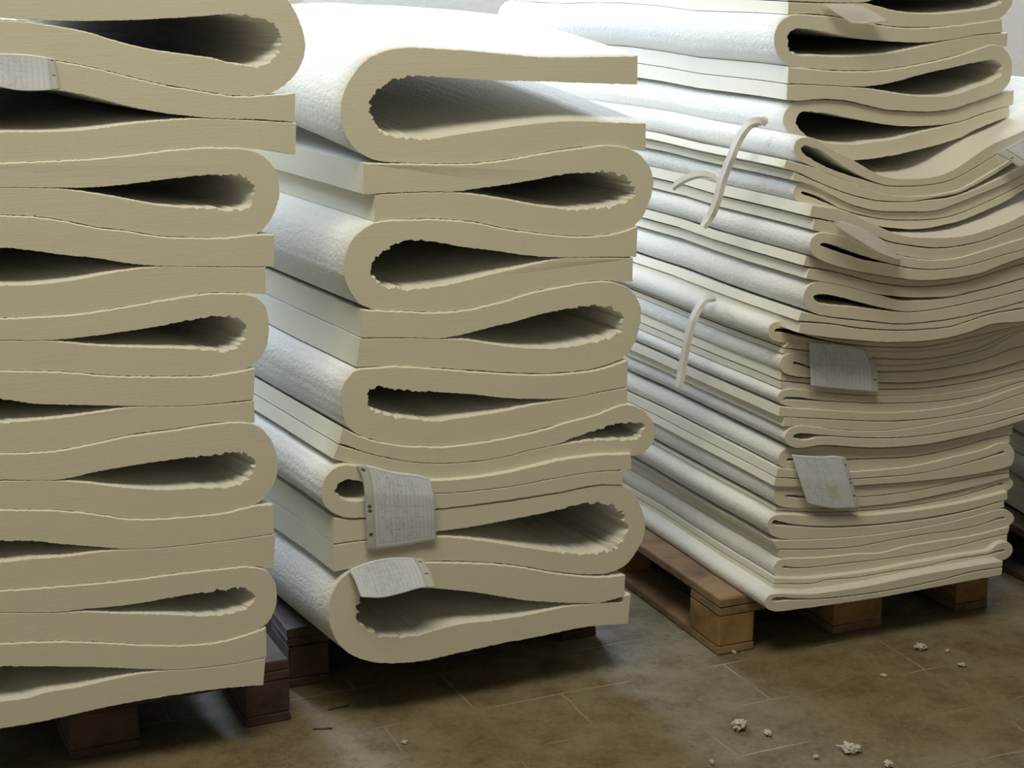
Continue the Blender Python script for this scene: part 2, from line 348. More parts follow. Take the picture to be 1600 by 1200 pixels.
def felt(st, outer, inner, off, label, group, wr=3.0, depth=1.6, rise=None, seed=0, name='folded_felt', shrink=-0.5, fuzz=0.5, depth_class='thick'):
    rng = random.Random(seed * 7 + 3)
    o = catmull(pairs(outer), 4.5); i_ = catmull(pairs(inner), 2.6)
    # wrinkles pressed into the inside of the fold
    ap = len(i_) // 2
    seg = np.r_[0, np.cumsum(np.linalg.norm(np.diff(i_, axis=0), axis=1))]
    # apex = extreme column on the side of the fold
    ap = int(np.argmin(i_[:, 0])) if o[len(o)//2][0] < o[0][0] else int(np.argmax(i_[:, 0]))
    ds = np.abs(seg - seg[ap]); tg = np.gradient(i_, axis=0); tg /= np.maximum(np.linalg.norm(tg, axis=1), 1e-6)[:, None]
    nr = np.c_[-tg[:, 1], tg[:, 0]]
    reach = 150 if wr > 2 else 60
    ph = seed * 13.7
    for k in range(len(i_)):
        f = max(0.0, 1 - ds[k] / reach); f = f ** 0.8
        w = abs(math.sin(seg[k] / 7.4 + 2.4 * noise.noise((seg[k] / 22, ph, 0)))) - 0.6
        w += 0.9 * noise.noise((seg[k] / 4.0, ph, 5)); i_[k] += nr[k] * w * wr * 1.25 * f
    poly = np.vstack([o, i_[::-1]])
    for k in range(len(poly)): poly[k] += np.array((rng.uniform(-fuzz, fuzz), rng.uniform(-fuzz, fuzz))) * (1 + 0.8 * noise.noise((k * 0.13, seed, 2)))
    n = len(poly)
    pv = np.roll(poly, -1, 0) - np.roll(poly, 1, 0); pv /= np.maximum(np.linalg.norm(pv, axis=1), 1e-6)[:, None]
    ar = 0.5 * np.sum(poly[:, 0] * np.roll(poly[:, 1], -1) - np.roll(poly[:, 0], -1) * poly[:, 1])
    inw = np.c_[-pv[:, 1], pv[:, 0]] * (1 if ar > 0 else -1)
    thick_ = depth_class == 'thick'
    grow = np.full(n, shrink); grow[len(o):] = max(shrink, -0.45)      # the outside swells against its neighbours, the inside keeps a fine gap
    lip = np.clip(inw[:, 1], 0, 1)                                     # upper edges are rounded over, lower ones stay crisp
    ringB = poly + inw * grow[:, None]; ringA = ringB + inw * (0.25 + (1.7 if thick_ else 0.8) * lip)[:, None]
    pA = [st.at(x, y, off) for x, y in ringA]; pB = [st.at(x, y, off) for x, y in ringB]
    base = min(pB, key=lambda p: p.z); org = sum(pB, Vector((0, 0, 0))) / n; org.z = base.z
    ts = [0.0, 0.0022, 0.03, 0.08, 0.16, 0.26, 0.38, 0.5, 0.62, 0.75, 0.88, 1.0]
    dep = depth + rng.uniform(-0.05, 0.05); verts = []
    for t in ts:
        s_ = t * dep
        src = pA if t == 0 else pB
        rp = min(1.0, s_ / 0.45)
        for p in src:
            q = p + st.e * s_
            if s_ > 0.01:
                q = q + Vector((0, 0, 1)) * (0.010 * rp * noise.noise((s_ * 2.2, p.z * 1.7, st.seed)) ) \
                      + st.u * (0.014 * rp * noise.noise((s_ * 1.8, p.z * 4 + 9, st.seed + 5)) + 0.004 * rp * noise.noise((s_ * 9, seed * 3.1, p.z * 6)))
                if rise: q = q + Vector((0, 0, rise(s_, (p - st.fl).dot(st.u))))
            verts.append(q)
    faces, mi, sm = [], [], []
    L = len(ts); no = len(o)
    for k in range(L - 1):
        for j in range(n):
            j2 = (j + 1) % n
            faces.append((k*n + j, (k+1)*n + j, (k+1)*n + j2, k*n + j2) if ar > 0 else (k*n + j, k*n + j2, (k+1)*n + j2, (k+1)*n + j))
            endf = (j == no - 1) or (j == n - 1)
            mi.append(0 if (endf or k == 0) else 1); sm.append(not endf)
    tri = tessellate_polygon([[Vector((p[0], p[1], 0)) for p in ringA]])
    b0 = (L - 1) * n
    for a, b_, c in tri:
        q0, q1, q2 = ringA[a], ringA[b_], ringA[c]
        cr = (q1[0]-q0[0])*(q2[1]-q0[1]) - (q1[1]-q0[1])*(q2[0]-q0[0])
        if cr > 0: b_, c = c, b_          # px y runs down: positive turn means clockwise seen from the camera
        faces.append((a, b_, c)); mi.append(0); sm.append(False)
        faces.append((b0 + a, b0 + c, b0 + b_)); mi.append(0); sm.append(False)
    ob = link_mesh(name, verts, faces, [M_CUT, M_PILE], origin=org, mi=mi, smooth=sm, sharp=50)
    return tag(ob, label, 'felt', group)

ORD = ['topmost', 'second', 'third', 'fourth', 'fifth', 'sixth', 'seventh', 'eighth', 'ninth', 'tenth', 'eleventh', 'twelfth', 'thirteenth',
       'fourteenth', 'fifteenth', 'sixteenth', 'seventeenth', 'eighteenth', 'nineteenth', 'twentieth', 'twenty-first', 'twenty-second',
       'twenty-third', 'twenty-fourth', 'twenty-fifth', 'twenty-sixth', 'twenty-seventh', 'bottommost']

# ---- left stack -----------------------------------------------------
ST1 = Stack((-150, 1240), (455, 1125), 11, ext_vx=-1250)
G1 = 'thick folded felts of the left stack'
L1 = [
 ([-80,-28, 100,-28, 300,-32, 400,-25, 440,-12, 453,3, 465,25, 475,55, 476,80, 465,110, 440,136, 415,147, 370,149, 320,142, 250,130, 200,118, 125,100, 50,89, 0,85, -80,83],
  [-80,27, 0,28, 50,30, 100,32, 150,32, 225,30, 300,26, 350,22, 390,25, 430,39, 440,60, 432,85, 405,103, 370,100, 325,90, 275,83, 225,75, 175,62, 135,50, 75,39, 30,33, -80,31],
  'thick cream felt, topmost of the left stack, its broad fold bulging at right', 3.4),
 ([461,145, 445,147, 415,149, 370,151, 320,144, 250,132, 200,120, 125,102, 50,91, 0,87, -80,85, -125,115, -140,170, -125,235, -80,256, 0,254, 100,250, 175,245, 250,236, 300,231, 350,230, 400,232, 430,236, 461,242],
  [460,190, 400,186, 330,184, 250,175, 200,165, 150,152, 100,142, 50,140, 0,137, -60,139, -95,170, -60,205, 0,205, 50,205, 100,204, 150,200, 200,193, 250,188, 300,185, 330,185, 400,188, 463,192],
  'thick felt second from the top of the left stack, holding a paper form', 3.0),
 ([-80,257, 0,255, 100,251, 175,246, 250,237, 300,232, 350,231, 385,233, 410,242, 430,265, 436,290, 434,315, 420,347, 400,365, 370,370, 300,370, 250,368, 200,360, 150,354, 100,344, 50,337, 0,335, -80,335],
  [-80,292, 0,292, 85,293, 125,293, 175,290, 225,284, 300,275, 350,272, 385,277, 397,295, 392,320, 375,327, 325,325, 250,320, 200,311, 150,302, 100,295, 85,294, 0,293, -80,293],
  'thick cream felt in the left stack, third from its top, fold at right', 3.2),
 ([429,367, 400,367, 350,372, 300,372, 250,370, 200,362, 150,356, 100,346, 50,339, 0,337, -80,337, -120,370, -130,418, -118,470, -80,497, 0,496, 50,495, 125,490, 200,477, 275,465, 325,457, 375,457, 415,460],
  [427,416, 350,416, 250,415, 200,411, 150,403, 100,398, 50,391, 0,386, -60,385, -90,410, -60,447, 0,445, 50,444, 125,435, 175,425, 225,418, 250,416, 350,417, 415,417],
  'thick cream felt in the left stack, fourth from its top, two cut ends at right', 3.0),
 ([-80,499, 0,498, 50,496, 125,491, 200,479, 275,466, 325,459, 375,459, 395,462, 410,472, 418,490, 420,515, 415,545, 400,565, 380,578, 350,583, 325,586, 250,587, 175,586, 100,580, 0,578, -80,577],
  [-80,531, 0,531, 75,531, 125,527, 200,517, 250,509, 300,499, 340,494, 370,497, 386,515, 378,535, 360,547, 300,544, 225,542, 150,539, 100,534, 75,532, 0,532, -80,532],
  'thick cream felt in the left stack, fifth from its top, fold at right', 3.2),
 ([398,575, 375,580, 325,588, 250,589, 175,588, 100,582, 0,580, -80,579, -115,605, -122,645, -112,688, -80,708, 0,707, 50,706, 100,701, 150,691, 200,679, 275,669, 325,661, 375,659, 398,660],
  [396,624, 300,633, 215,634, 150,633, 100,632, 50,630, 0,623, -60,620, -80,640, -60,662, 0,660, 50,656, 100,651, 150,644, 200,636, 215,635, 300,634, 397,626],
  'thick cream felt in the left stack, sixth from its top, two cut ends at right', 3.0),
 ([-80,710, 0,709, 50,708, 100,703, 150,693, 200,682, 275,672, 325,664, 370,660, 400,664, 420,681, 432,710, 433,740, 422,765, 400,787, 350,800, 300,805, 250,809, 200,809, 150,802, 100,797, 50,795, 0,795, -80,795],
  [-80,749, 0,749, 80,750, 110,746, 150,737, 225,724, 300,714, 340,710, 370,706, 390,711, 400,725, 390,745, 365,759, 325,761, 250,764, 175,759, 140,754, 100,751, 0,751, -80,751],
  'thick cream felt in the left stack, fourth from its bottom, wide fold at right', 3.4),
 ([427,788, 400,790, 350,802, 300,807, 250,811, 200,811, 150,804, 100,799, 50,797, 0,797, -80,797, -112,825, -118,862, -110,902, -80,926, 0,921, 50,918, 125,912, 200,905, 275,895, 350,887, 390,884, 427,888],
  [428,833, 375,841, 300,850, 250,855, 200,857, 150,854, 100,850, 50,845, 0,845, -50,846, -75,862, -50,882, 0,878, 50,872, 100,869, 150,862, 200,858, 250,856, 300,851, 375,842, 430,834],
  'thick cream felt in the left stack, third from its bottom, two cut ends at right', 3.0),
 ([-80,928, 0,923, 50,920, 125,914, 200,907, 275,897, 350,889, 390,886, 415,891, 428,905, 432,925, 430,948, 420,970, 400,985, 350,1000, 300,1006, 225,1006, 150,1002, 75,1001, 0,1004, -80,1006],
  [-80,956, 0,956, 90,956, 125,952, 200,945, 275,932, 350,921, 380,918, 397,926, 392,945, 370,956, 325,961, 250,959, 175,957, 125,955, 90,957, 0,957, -80,957],
  'thick cream felt in the left stack, second from its bottom, fold at right', 3.2),
 ([416,980, 400,987, 350,1002, 300,1008, 225,1008, 150,1004, 75,1003, 0,1006, -80,1008, -112,1035, -120,1075, -110,1125, -80,1150, 0,1138, 70,1126, 140,1110, 210,1096, 297,1082, 350,1075, 411,1070],
  [416,1026, 375,1035, 300,1044, 265,1046, 225,1045, 150,1042, 75,1041, 0,1041, -50,1042, -75,1065, -50,1096, 0,1095, 40,1090, 75,1080, 125,1072, 200,1055, 250,1048, 265,1047, 300,1045, 375,1036, 414,1028],
  'thick cream felt at the very bottom of the left stack, sagging over the pallet', 2.6),
]
offs1 = [0.085, 0.10, 0.09, 0.105, 0.088, 0.092, 0.105, 0.098, 0.088, 0.10]
for k, (o_, i_, lab, wr) in enumerate(L1):
    felt(ST1, o_, i_, 0.075 + 0.003 * k, lab, G1, wr=wr, depth=1.35, seed=20 + k)

# ---- middle stack ---------------------------------------------------
ST2 = Stack((452, 1076), (932, 993), 31, ext_vx=-760)
G2 = 'thick folded felts of the middle stack'
def rise_top(s, a):
    t = min(1.0, s / 0.85); return (0.045 + 0.035 * max(0.0, min(1.0, a / 0.7))) * math.sin(t * math.pi / 2)
L2 = [
 ([996,87, 932,88, 847,88, 805,85, 741,79, 677,75, 635,73.5, 605,78, 575,91, 554,113, 539,140, 533,166, 535,191, 546,221, 563,238, 588,250, 635,254, 699,255, 741,254, 805,246, 847,238, 911,229, 975,232, 1008,236],
  [995,132, 932,130, 847,127, 762,125, 699,121, 635,119, 618,123, 597,132, 584,149, 578,170, 582,187, 601,208, 635,215, 669,216, 720,208, 762,202, 805,196, 847,191, 890,188, 954,190, 1009,192],
  'thick cream felt topmost in the middle stack, gaping open to the right', 5.5, rise_top),
 ([568,255, 605,256, 635,256, 699,257, 741,256, 805,248, 847,240, 911,231, 954,227, 988,234, 1009,251, 1020,276, 1017,306, 1005,336, 983,357, 945,366, 890,368, 839,363, 784,355, 741,346, 677,341, 635,342, 586,346],
  [568,303, 635,300, 677,299, 711,299, 741,295, 784,289, 839,280, 869,274, 911,270, 954,269, 979,278, 992,293, 986,310, 962,321, 932,324, 898,327, 856,323, 805,314, 754,305, 711,300, 677,300, 635,301, 587,304],
  'thick cream felt in the middle stack, second from its top, fold at right', 4.2, None),
 ([996,353, 983,359, 945,368, 890,370, 839,365, 784,357, 741,348, 677,343, 635,344, 600,345, 580,350, 563,361, 548,378, 539,404, 538,429, 548,455, 563,474, 584,483, 635,485, 677,487, 720,484, 784,470, 826,457, 890,444, 932,438, 988,440],
  [994,401, 932,401, 881,402, 826,399, 762,390, 720,385, 677,377, 652,375, 626,378, 601,391, 584,406, 581,425, 588,438, 609,450, 652,450, 699,444, 762,429, 805,419, 847,409, 881,403, 932,402, 989,403],
  'thick cream felt third in the middle stack, dark opening at its left fold', 4.0, None),
 ([565,484, 600,486, 635,487, 677,489, 720,486, 784,472, 826,459, 890,446, 932,440, 962,442, 988,455, 1000,478, 1000,504, 992,533, 975,557, 932,574, 869,582, 805,582, 741,578, 677,574, 614,572, 557,573],
  [565,527, 635,527, 690,528, 720,523, 762,512, 805,502, 847,490, 890,482, 924,477, 958,482, 973,495, 971,516, 949,529, 911,537, 869,543, 826,543, 775,538, 733,531, 690,529, 635,528, 563,529],
  'thick cream felt in the middle stack, fourth from its top, wrinkled fold at right', 4.0, None),
 ([981,563, 932,578, 869,585, 805,585, 741,581, 677,576, 626,573, 584,575, 558,578, 544,589, 534,610, 534,631, 539,657, 550,672, 571,683, 614,693, 656,696, 699,697, 741,691, 784,684, 847,669, 890,657, 932,646, 979,631],
  [980,603, 932,613, 890,621, 826,623, 784,621, 741,616, 677,612, 626,608, 601,604, 584,605, 576,614, 578,635, 601,648, 635,652, 677,657, 720,652, 784,642, 826,633, 890,622, 932,614, 980,605],
  'thick cream felt in the middle stack, fifth from its top, fold at left', 3.8, None),
 ([536,669, 550,676, 571,685, 614,695, 656,698, 699,698, 741,693, 784,686, 847,672, 890,659, 932,648, 975,632, 996,635, 1013,648, 1023,669, 1022,686, 1010,703, 992,711, 954,708, 932,709, 869,718, 805,733, 741,744, 677,748, 620,743, 584,733, 521,717],
  [530,693, 537,694, 571,706, 614,716, 656,722, 699,723, 741,720, 784,714, 826,703, 869,694, 890,686, 924,674, 966,662, 996,660, 1006,665, 1003,678, 988,686, 954,686, 911,689, 869,695, 826,704, 784,715, 741,721, 699,724, 656,723, 614,717, 571,707, 528,695],
  'thinner cream felt of the middle stack with small right fold, drooping between thick ones', 2.6, None),
 ([986,709, 932,711, 869,720, 805,735, 741,746, 677,750, 620,745, 584,735, 558,728, 537,726, 520,733, 507,750, 503,771, 507,788, 524,803, 550,809, 571,808, 677,795, 741,788, 805,779, 869,769, 932,757, 973,757],
  [986,733, 932,736, 869,746, 805,758, 741,766, 677,770, 601,765, 580,757, 563,752, 546,749, 529,754, 524,765, 531,776, 550,782, 571,780, 601,767, 677,771, 741,767, 805,759, 869,747, 932,737, 973,735],
  'thinner felt in the middle stack with a small round hole beside the form', 1.8, None),
 ([522,809, 550,812, 571,811, 677,797, 741,790, 805,782, 869,771, 932,759, 965,757, 983,763, 998,784, 1007,810, 1005,839, 992,865, 975,884, 949,895, 924,897, 869,893, 805,882, 741,877, 677,876, 614,878, 571,884, 522,893],
  [522,849, 567,843, 620,838, 677,831, 741,822, 805,810, 869,797, 903,788, 941,786, 966,795, 979,818, 975,844, 954,859, 915,865, 869,861, 805,852, 762,845, 711,839, 677,838, 618,839, 567,845, 522,851],
  'thick felt second from the bottom of the middle stack, deeply wrinkled fold at right', 5.5, None),
 ([977,898, 949,901, 924,901, 869,896, 805,885, 741,880, 677,879, 614,881, 571,886, 550,891, 533,904, 520,925, 514,951, 516,976, 524,997, 537,1014, 558,1027, 584,1034, 618,1036, 656,1033, 720,1019, 784,1005, 847,993, 911,980, 981,974],
  [974,942, 911,942, 869,941, 826,938, 784,932, 741,925, 677,919, 635,917, 601,919, 571,925, 561,938, 558,959, 567,976, 592,992, 618,994, 652,992, 677,985, 720,974, 762,969, 805,963, 847,955, 890,946, 924,943, 985,928],
  'thick cream felt at the bottom of the middle stack, huge rounded fold at left', 4.5, None),
]
offs2 = [0.235, 0.23, 0.238, 0.245, 0.23, 0.24, 0.228, 0.235, 0.235]
for k, (o_, i_, lab, wr, rs) in enumerate(L2):
    felt(ST2, o_, i_, 0.212 + 0.004 * k + (0.006 if k == 6 else 0), lab, G2, wr=wr, depth=1.6 if k == 0 else 2.0, rise=rs, seed=40 + k)

# ---- right stack ----------------------------------------------------
ST3 = Stack((1122, 1025), (1543, 949), 51, ext_vx=-330)
GT = 'thick felts on top of the right stack'; GA = 'thin sagging felts in the upper half of the right stack'
GB = 'thin felts pressed flat in the middle of the right stack'; GC = 'thin felts in the lower part of the right stack'
A4b = [1700,345, 1600,371, 1550,386, 1500,401, 1450,405, 1400,397, 1350,384, 1300,366, 1268,357]
def rev(f): p = pairs(f)[::-1]; return [c for q in p for c in q]
def sh(f, dy): return [c + (dy if k % 2 else 0) for k, c in enumerate(f)]
L3 = [
 # thick ones
 ([1232,-22, 1350,-18, 1450,-32, 1550,-34, 1572,-22, 1582,0, 1576,15, 1560,29, 1500,38, 1440,42, 1390,40, 1340,31, 1300,24, 1260,21, 1231,22],
  [1232,1, 1290,3, 1350,3, 1370,-2, 1450,-14, 1540,-18, 1562,-10, 1565,0, 1550,10, 1500,18, 1450,21, 1400,17, 1372,10, 1350,5, 1290,5, 1232,3],
  -0.10, GT, 'thick cream felt, topmost of the right stack, cut off by the frame', 2.0, {}),
 ([1566,30, 1500,39, 1440,44, 1390,42, 1340,33, 1300,26, 1260,23, 1238,23, 1220,33, 1211,50, 1210,68, 1217,88, 1232,102, 1260,106, 1300,109, 1340,110, 1380,108, 1420,102, 1460,94, 1500,84, 1550,73, 1573,72],
  [1566,50, 1525,54, 1487,61, 1450,65.5, 1425,66, 1388,64, 1350,61, 1320,56, 1288,49, 1262,45, 1245,44.5, 1235,50, 1230,64, 1234,77, 1243,84.5, 1275,86, 1300,87.5, 1325,87.5, 1355,86, 1388,83, 1415,77.5, 1450,69.5, 1487,62, 1525,55, 1574,51],
  -0.10, GT, 'thick felt second from the top of the right stack, black opening at left', 1.8, {}),
 ([1232,104, 1260,107, 1300,111, 1340,112, 1380,110, 1420,104, 1460,96, 1500,86, 1530,76, 1552,70, 1570,76, 1580,92, 1581,110, 1577,128, 1566,142, 1548,150, 1512,162, 1487,170, 1450,174, 1417,173, 1388,171, 1355,164, 1325,157, 1300,154.5, 1275,154.5, 1250,157, 1229,156],
  [1231,130, 1260,131, 1300,133, 1335,135, 1370,133, 1400,127, 1440,116, 1480,107, 1520,98, 1550,93, 1562,97, 1567,104, 1563,117, 1550,126, 1520,137, 1500,145, 1480,149, 1450,150, 1420,148, 1388,143, 1355,138, 1335,136, 1300,134, 1260,132, 1230,132],
  -0.10, GT, 'thick felt third from the top of the right stack, fold at right by wall', 1.8, {}),
 ([1584,141, 1570,143, 1550,151, 1512,164, 1487,172, 1450,176, 1417,175, 1388,173, 1355,166, 1325,159, 1300,156.5, 1275,156.5, 1250,159, 1234,165, 1225,177, 1223,190, 1230,205, 1245,220, 1275,238, 1310,250, 1350,249, 1387,244, 1412,239, 1450,230, 1500,215, 1525,202, 1550,192, 1577,181],
  [1583,163, 1537,176, 1500,189, 1475,194, 1450,196, 1417,197, 1385,194, 1355,189, 1325,183, 1300,177.5, 1275,175, 1257,174, 1250,177, 1244,187, 1247,199, 1260,212, 1275,217.5, 1295,222.5, 1320,224.5, 1340,224.5, 1362,221, 1395,217, 1425,209, 1462,200, 1500,190.5, 1537,178, 1577,165],
  -0.10, GT, 'thick felt with a black opening just above the sagging thin felts', 1.8, {}),
 # thin sagging ones
 ([1700,130, 1650,172, 1600,204, 1550,226, 1525,242, 1500,260, 1475,272, 1450,278, 1425,279.5, 1400,279, 1375,274, 1350,261, 1325,246, 1300,234, 1280,221, 1265,215, 1252,216, 1244,221, 1241,230, 1244,241, 1252,250, 1270,260, 1300,272.5, 1325,282.5, 1350,292.5, 1375,300, 1400,304, 1425,305, 1450,304, 1475,300, 1500,294, 1525,281, 1550,266, 1570,254, 1600,232, 1650,200, 1700,160],
  [1700,144, 1650,184, 1600,216, 1557,240, 1525,260, 1487,280, 1450,288, 1412,290, 1385,289, 1355,279, 1330,266, 1305,250, 1282,234, 1267,229, 1257,227, 1251,232, 1256,240, 1270,250, 1300,265, 1325,274, 1355,283, 1385,291, 1412,292, 1450,290, 1487,282, 1525,262, 1557,242, 1600,218, 1650,186, 1700,146],
  0.0, GA, 'thin felt curling up at right, topmost of the thin felts in the right stack', 0.8, {}),
 ([1229,251, 1250,256, 1270,262, 1300,274.5, 1325,284, 1350,294, 1375,301.5, 1400,306, 1450,306, 1475,302, 1500,296, 1525,283, 1550,268, 1570,256, 1600,234, 1700,162, 1725,175, 1730,200, 1700,214, 1650,244, 1600,271, 1575,284, 1535,301, 1500,315, 1462,328, 1417,330, 1375,329, 1345,323, 1320,314, 1295,301, 1272,290, 1240,281],
  [1225,262, 1250,270, 1275,282, 1312,297, 1340,306, 1375,313, 1400,314, 1425,314, 1450,310, 1475,306, 1500,300, 1550,274, 1600,242, 1690,180, 1700,195, 1640,234, 1590,264, 1550,284, 1500,305, 1475,311, 1450,313, 1425,315.5, 1400,316, 1375,315, 1340,308, 1312,299, 1275,284, 1241,269],
  0.0, GA, 'thin felt whose two cut ends stick out left under the lifted one', 0.6, {}),
 ([1700,216, 1650,246, 1600,273, 1575,286, 1535,303, 1500,317, 1462,330, 1417,332, 1375,331, 1345,325, 1320,316, 1295,303, 1274,291, 1260,286, 1249,287, 1242,293, 1240,301, 1243,310, 1255,318, 1290,331, 1320,341, 1350,349, 1380,354, 1405,357, 1425,358, 1450,356, 1470,352, 1500,345, 1537,330, 1575,312, 1600,296, 1650,272, 1700,242],
  [1700,229, 1650,259, 1600,285, 1562,305, 1525,322, 1500,332, 1475,339, 1450,342, 1417,343, 1387,342, 1355,337, 1330,331, 1310,324, 1295,315, 1275,305, 1254,299, 1251,300.5, 1254,303, 1275,311, 1300,321, 1330,333, 1355,339, 1387,344, 1417,345, 1450,344, 1475,341, 1500,334, 1525,324, 1562,307, 1600,287, 1650,261, 1700,231],
  0.0, GA, 'thin felt with a narrow slit fold, just under the loose cut ends', 0.5, {}),
 ([1269,321, 1300,325, 1325,331, 1350,342.5, 1375,355, 1400,365, 1425,370, 1450,371, 1475,371, 1500,369, 1525,364, 1550,356, 1575,347, 1600,335, 1650,315, 1700,290, 1725,300, 1730,330, 1700,345, 1650,358, 1600,371, 1550,386, 1500,401, 1450,405, 1400,397, 1350,384, 1300,367, 1270,359],
  [1265,338, 1300,345, 1340,357, 1375,371, 1395,378, 1425,383, 1450,386, 1475,386, 1500,383, 1537,375, 1562,366, 1600,351, 1690,318, 1690,322, 1600,353, 1562,368, 1537,377, 1500,385, 1475,388, 1450,388, 1425,385, 1395,380, 1375,373, 1340,359, 1300,347, 1272,342],
  0.07, GA, 'broad thin felt lifting at right, clear sleeve hanging under its left corner', 0.5, {}),
 ([1700,346, 1600,373, 1550,388, 1500,403, 1450,407, 1400,399, 1350,385, 1315,370, 1290,364, 1277,366, 1268,374, 1266,383, 1269,395, 1287,407, 1312,416, 1350,425, 1387,431, 1425,436, 1450,437, 1475,435, 1500,432, 1537,424, 1562,414, 1600,401, 1700,376],
  [1700,361, 1600,389, 1562,399, 1537,407, 1500,416, 1475,419, 1445,420, 1412,416, 1390,411, 1355,401, 1325,391, 1298,381, 1286,379, 1281,382, 1295,389, 1325,399, 1355,408, 1390,413, 1412,418, 1445,422, 1475,421, 1500,418, 1537,409, 1562,401, 1600,391, 1700,363],
  0.07, GA, 'thin felt with a long black slit, behind the tip of the clear sleeve', 0.5, {}),
 ([1260,400, 1287,409, 1312,418, 1350,427, 1387,433, 1425,438, 1450,439, 1475,437, 1500,434, 1537,426, 1562,416, 1600,403, 1700,378, 1722,390, 1722,400, 1700,410, 1600,433, 1550,447, 1512,456, 1487,462, 1450,464, 1425,464, 1387,461, 1362,457, 1337,450, 1312,444, 1260,435],
  [1256,415, 1287,420, 1325,429, 1362,439, 1400,445, 1437,447, 1475,444, 1512,438, 1550,426, 1587,414, 1600,411, 1700,385, 1700,387, 1600,413, 1587,416, 1550,428, 1512,440, 1475,446, 1437,449, 1400,447, 1362,441, 1325,431, 1287,422, 1264,420],
  0.06, GA, 'thin felt between the two long slit folds, ends cut square at left', 0.4, {}),
 ([1700,412, 1600,436, 1550,450, 1500,462, 1475,467, 1437,470, 1407,470, 1375,461, 1337,450, 1312,443, 1290,439, 1275,440, 1263,447, 1256,460, 1256,472, 1262,482, 1275,490, 1312,496, 1350,500, 1387,504, 1412,505, 1450,502, 1487,497, 1525,489, 1562,480, 1600,470, 1700,450],
  [1700,430, 1600,452, 1550,464, 1500,475, 1450,484, 1412,486, 1387,482, 1355,475, 1325,467, 1300,461, 1284,459, 1271,463, 1274,469, 1287,475, 1300,477, 1337,480, 1375,485, 1412,488, 1450,486, 1500,477, 1550,466, 1600,454, 1700,432],
  0.055, GA, 'thin felt with a leaf-shaped opening, above the upper taped form of the right stack', 0.8, {}),
 ([1252,487, 1275,492, 1312,498, 1350,502, 1387,506, 1412,507, 1450,504, 1487,499, 1525,491, 1562,482, 1600,472, 1700,452, 1720,465, 1700,488, 1600,502, 1550,506, 1525,515, 1487,526, 1450,532, 1412,534, 1375,534, 1337,531, 1287,526, 1248,520],
  [1247,501, 1300,505, 1337,511, 1375,514, 1412,515, 1450,513, 1487,509, 1512,501, 1550,489, 1600,480, 1700,461, 1700,464, 1600,483, 1550,491, 1512,503, 1487,511, 1450,515, 1412,517, 1375,516, 1337,513, 1300,507, 1251,504],
  0.05, GA, 'lowest of the sagging thin felts, jutting over the flat pressed ones', 0.4, {}),
 # flat pressed ones
 ([1700,490, 1600,504, 1550,508, 1525,517, 1487,528, 1450,534, 1412,536, 1375,536, 1337,533, 1287,528, 1250,516, 1225,504, 1212,503, 1204,508, 1201,518, 1204,528, 1214,533, 1240,535, 1300,541, 1375,549, 1450,547, 1525,533, 1600,510, 1700,502],
  [1700,495, 1600,507, 1525,524, 1450,540, 1375,541, 1300,533, 1245,519, 1225,513, 1212,514, 1210,518, 1222,520, 1240,524, 1300,536, 1375,543, 1450,542, 1525,526, 1600,508, 1700,497],
  -0.02, GB, 'thin felt rolled out at left, just above the upper taped form', 0.5, {}),
 ([1232,536, 1300,542, 1375,550, 1450,548, 1525,534, 1600,511, 1700,503, 1712,510, 1700,520, 1600,517, 1550,541, 1500,557, 1450,567, 1412,570, 1375,570, 1300,562, 1223,552],
  [1225,543, 1300,551, 1375,559, 1450,559, 1525,544, 1600,513, 1700,510, 1700,512, 1600,514, 1525,546, 1450,561, 1375,561, 1300,553, 1224,545],
  -0.02, GB, 'flat thin felt running behind the top edge of the upper taped form', 0.3, {}),
 ([1700,521, 1600,518, 1550,543, 1500,559, 1450,569, 1412,572, 1375,572, 1300,564, 1250,554, 1232,553, 1222,559, 1219,568, 1222,579, 1235,586, 1300,592, 1375,597, 1437,596, 1500,587, 1550,577, 1600,562, 1700,535],
  [1700,527, 1600,539, 1525,564, 1450,577, 1375,580, 1300,576, 1266,572, 1246,566, 1240,565, 1239,568, 1250,571, 1266,575, 1300,578, 1375,582, 1450,579, 1525,566, 1600,541, 1700,529],
  -0.02, GB, 'flat thin felt with a small crooked slit left of the upper taped form', 0.5, {}),
 ([1221,581, 1235,588, 1300,594, 1375,599, 1437,598, 1500,589, 1550,579, 1600,564, 1700,537, 1710,550, 1700,565, 1600,588, 1525,606, 1450,616, 1375,618, 1300,614, 1220,607],
  [1219,594, 1300,602, 1375,607, 1450,605, 1525,594, 1600,576, 1700,550, 1700,552, 1600,578, 1525,596, 1450,607, 1375,609, 1300,604, 1220,596],
  -0.02, GB, 'flat thin felt at the bottom edge of the upper taped form', 0.3, {}),
 ([1700,567, 1600,590, 1525,608, 1450,618, 1375,620, 1300,616, 1250,609, 1229,609, 1219,613, 1216,620, 1219,629, 1232,634, 1300,640, 1375,643, 1450,639, 1525,626, 1600,601, 1700,578],
  [1700,572, 1600,594, 1525,617, 1450,627, 1375,629, 1300,626, 1275,624, 1240,620, 1226,621, 1222,624, 1240,625, 1275,627, 1300,628, 1375,631, 1450,629, 1525,619, 1600,596, 1700,574],
  -0.02, GB, 'flat thin felt with a short slit below the upper taped form', 0.4, {}),
 ([1219,636, 1300,642, 1375,645, 1450,641, 1525,628, 1600,603, 1700,580, 1715,590, 1700,610, 1600,634, 1537,647, 1487,655, 1437,665, 1387,671, 1340,672, 1300,669, 1260,666, 1225,666],
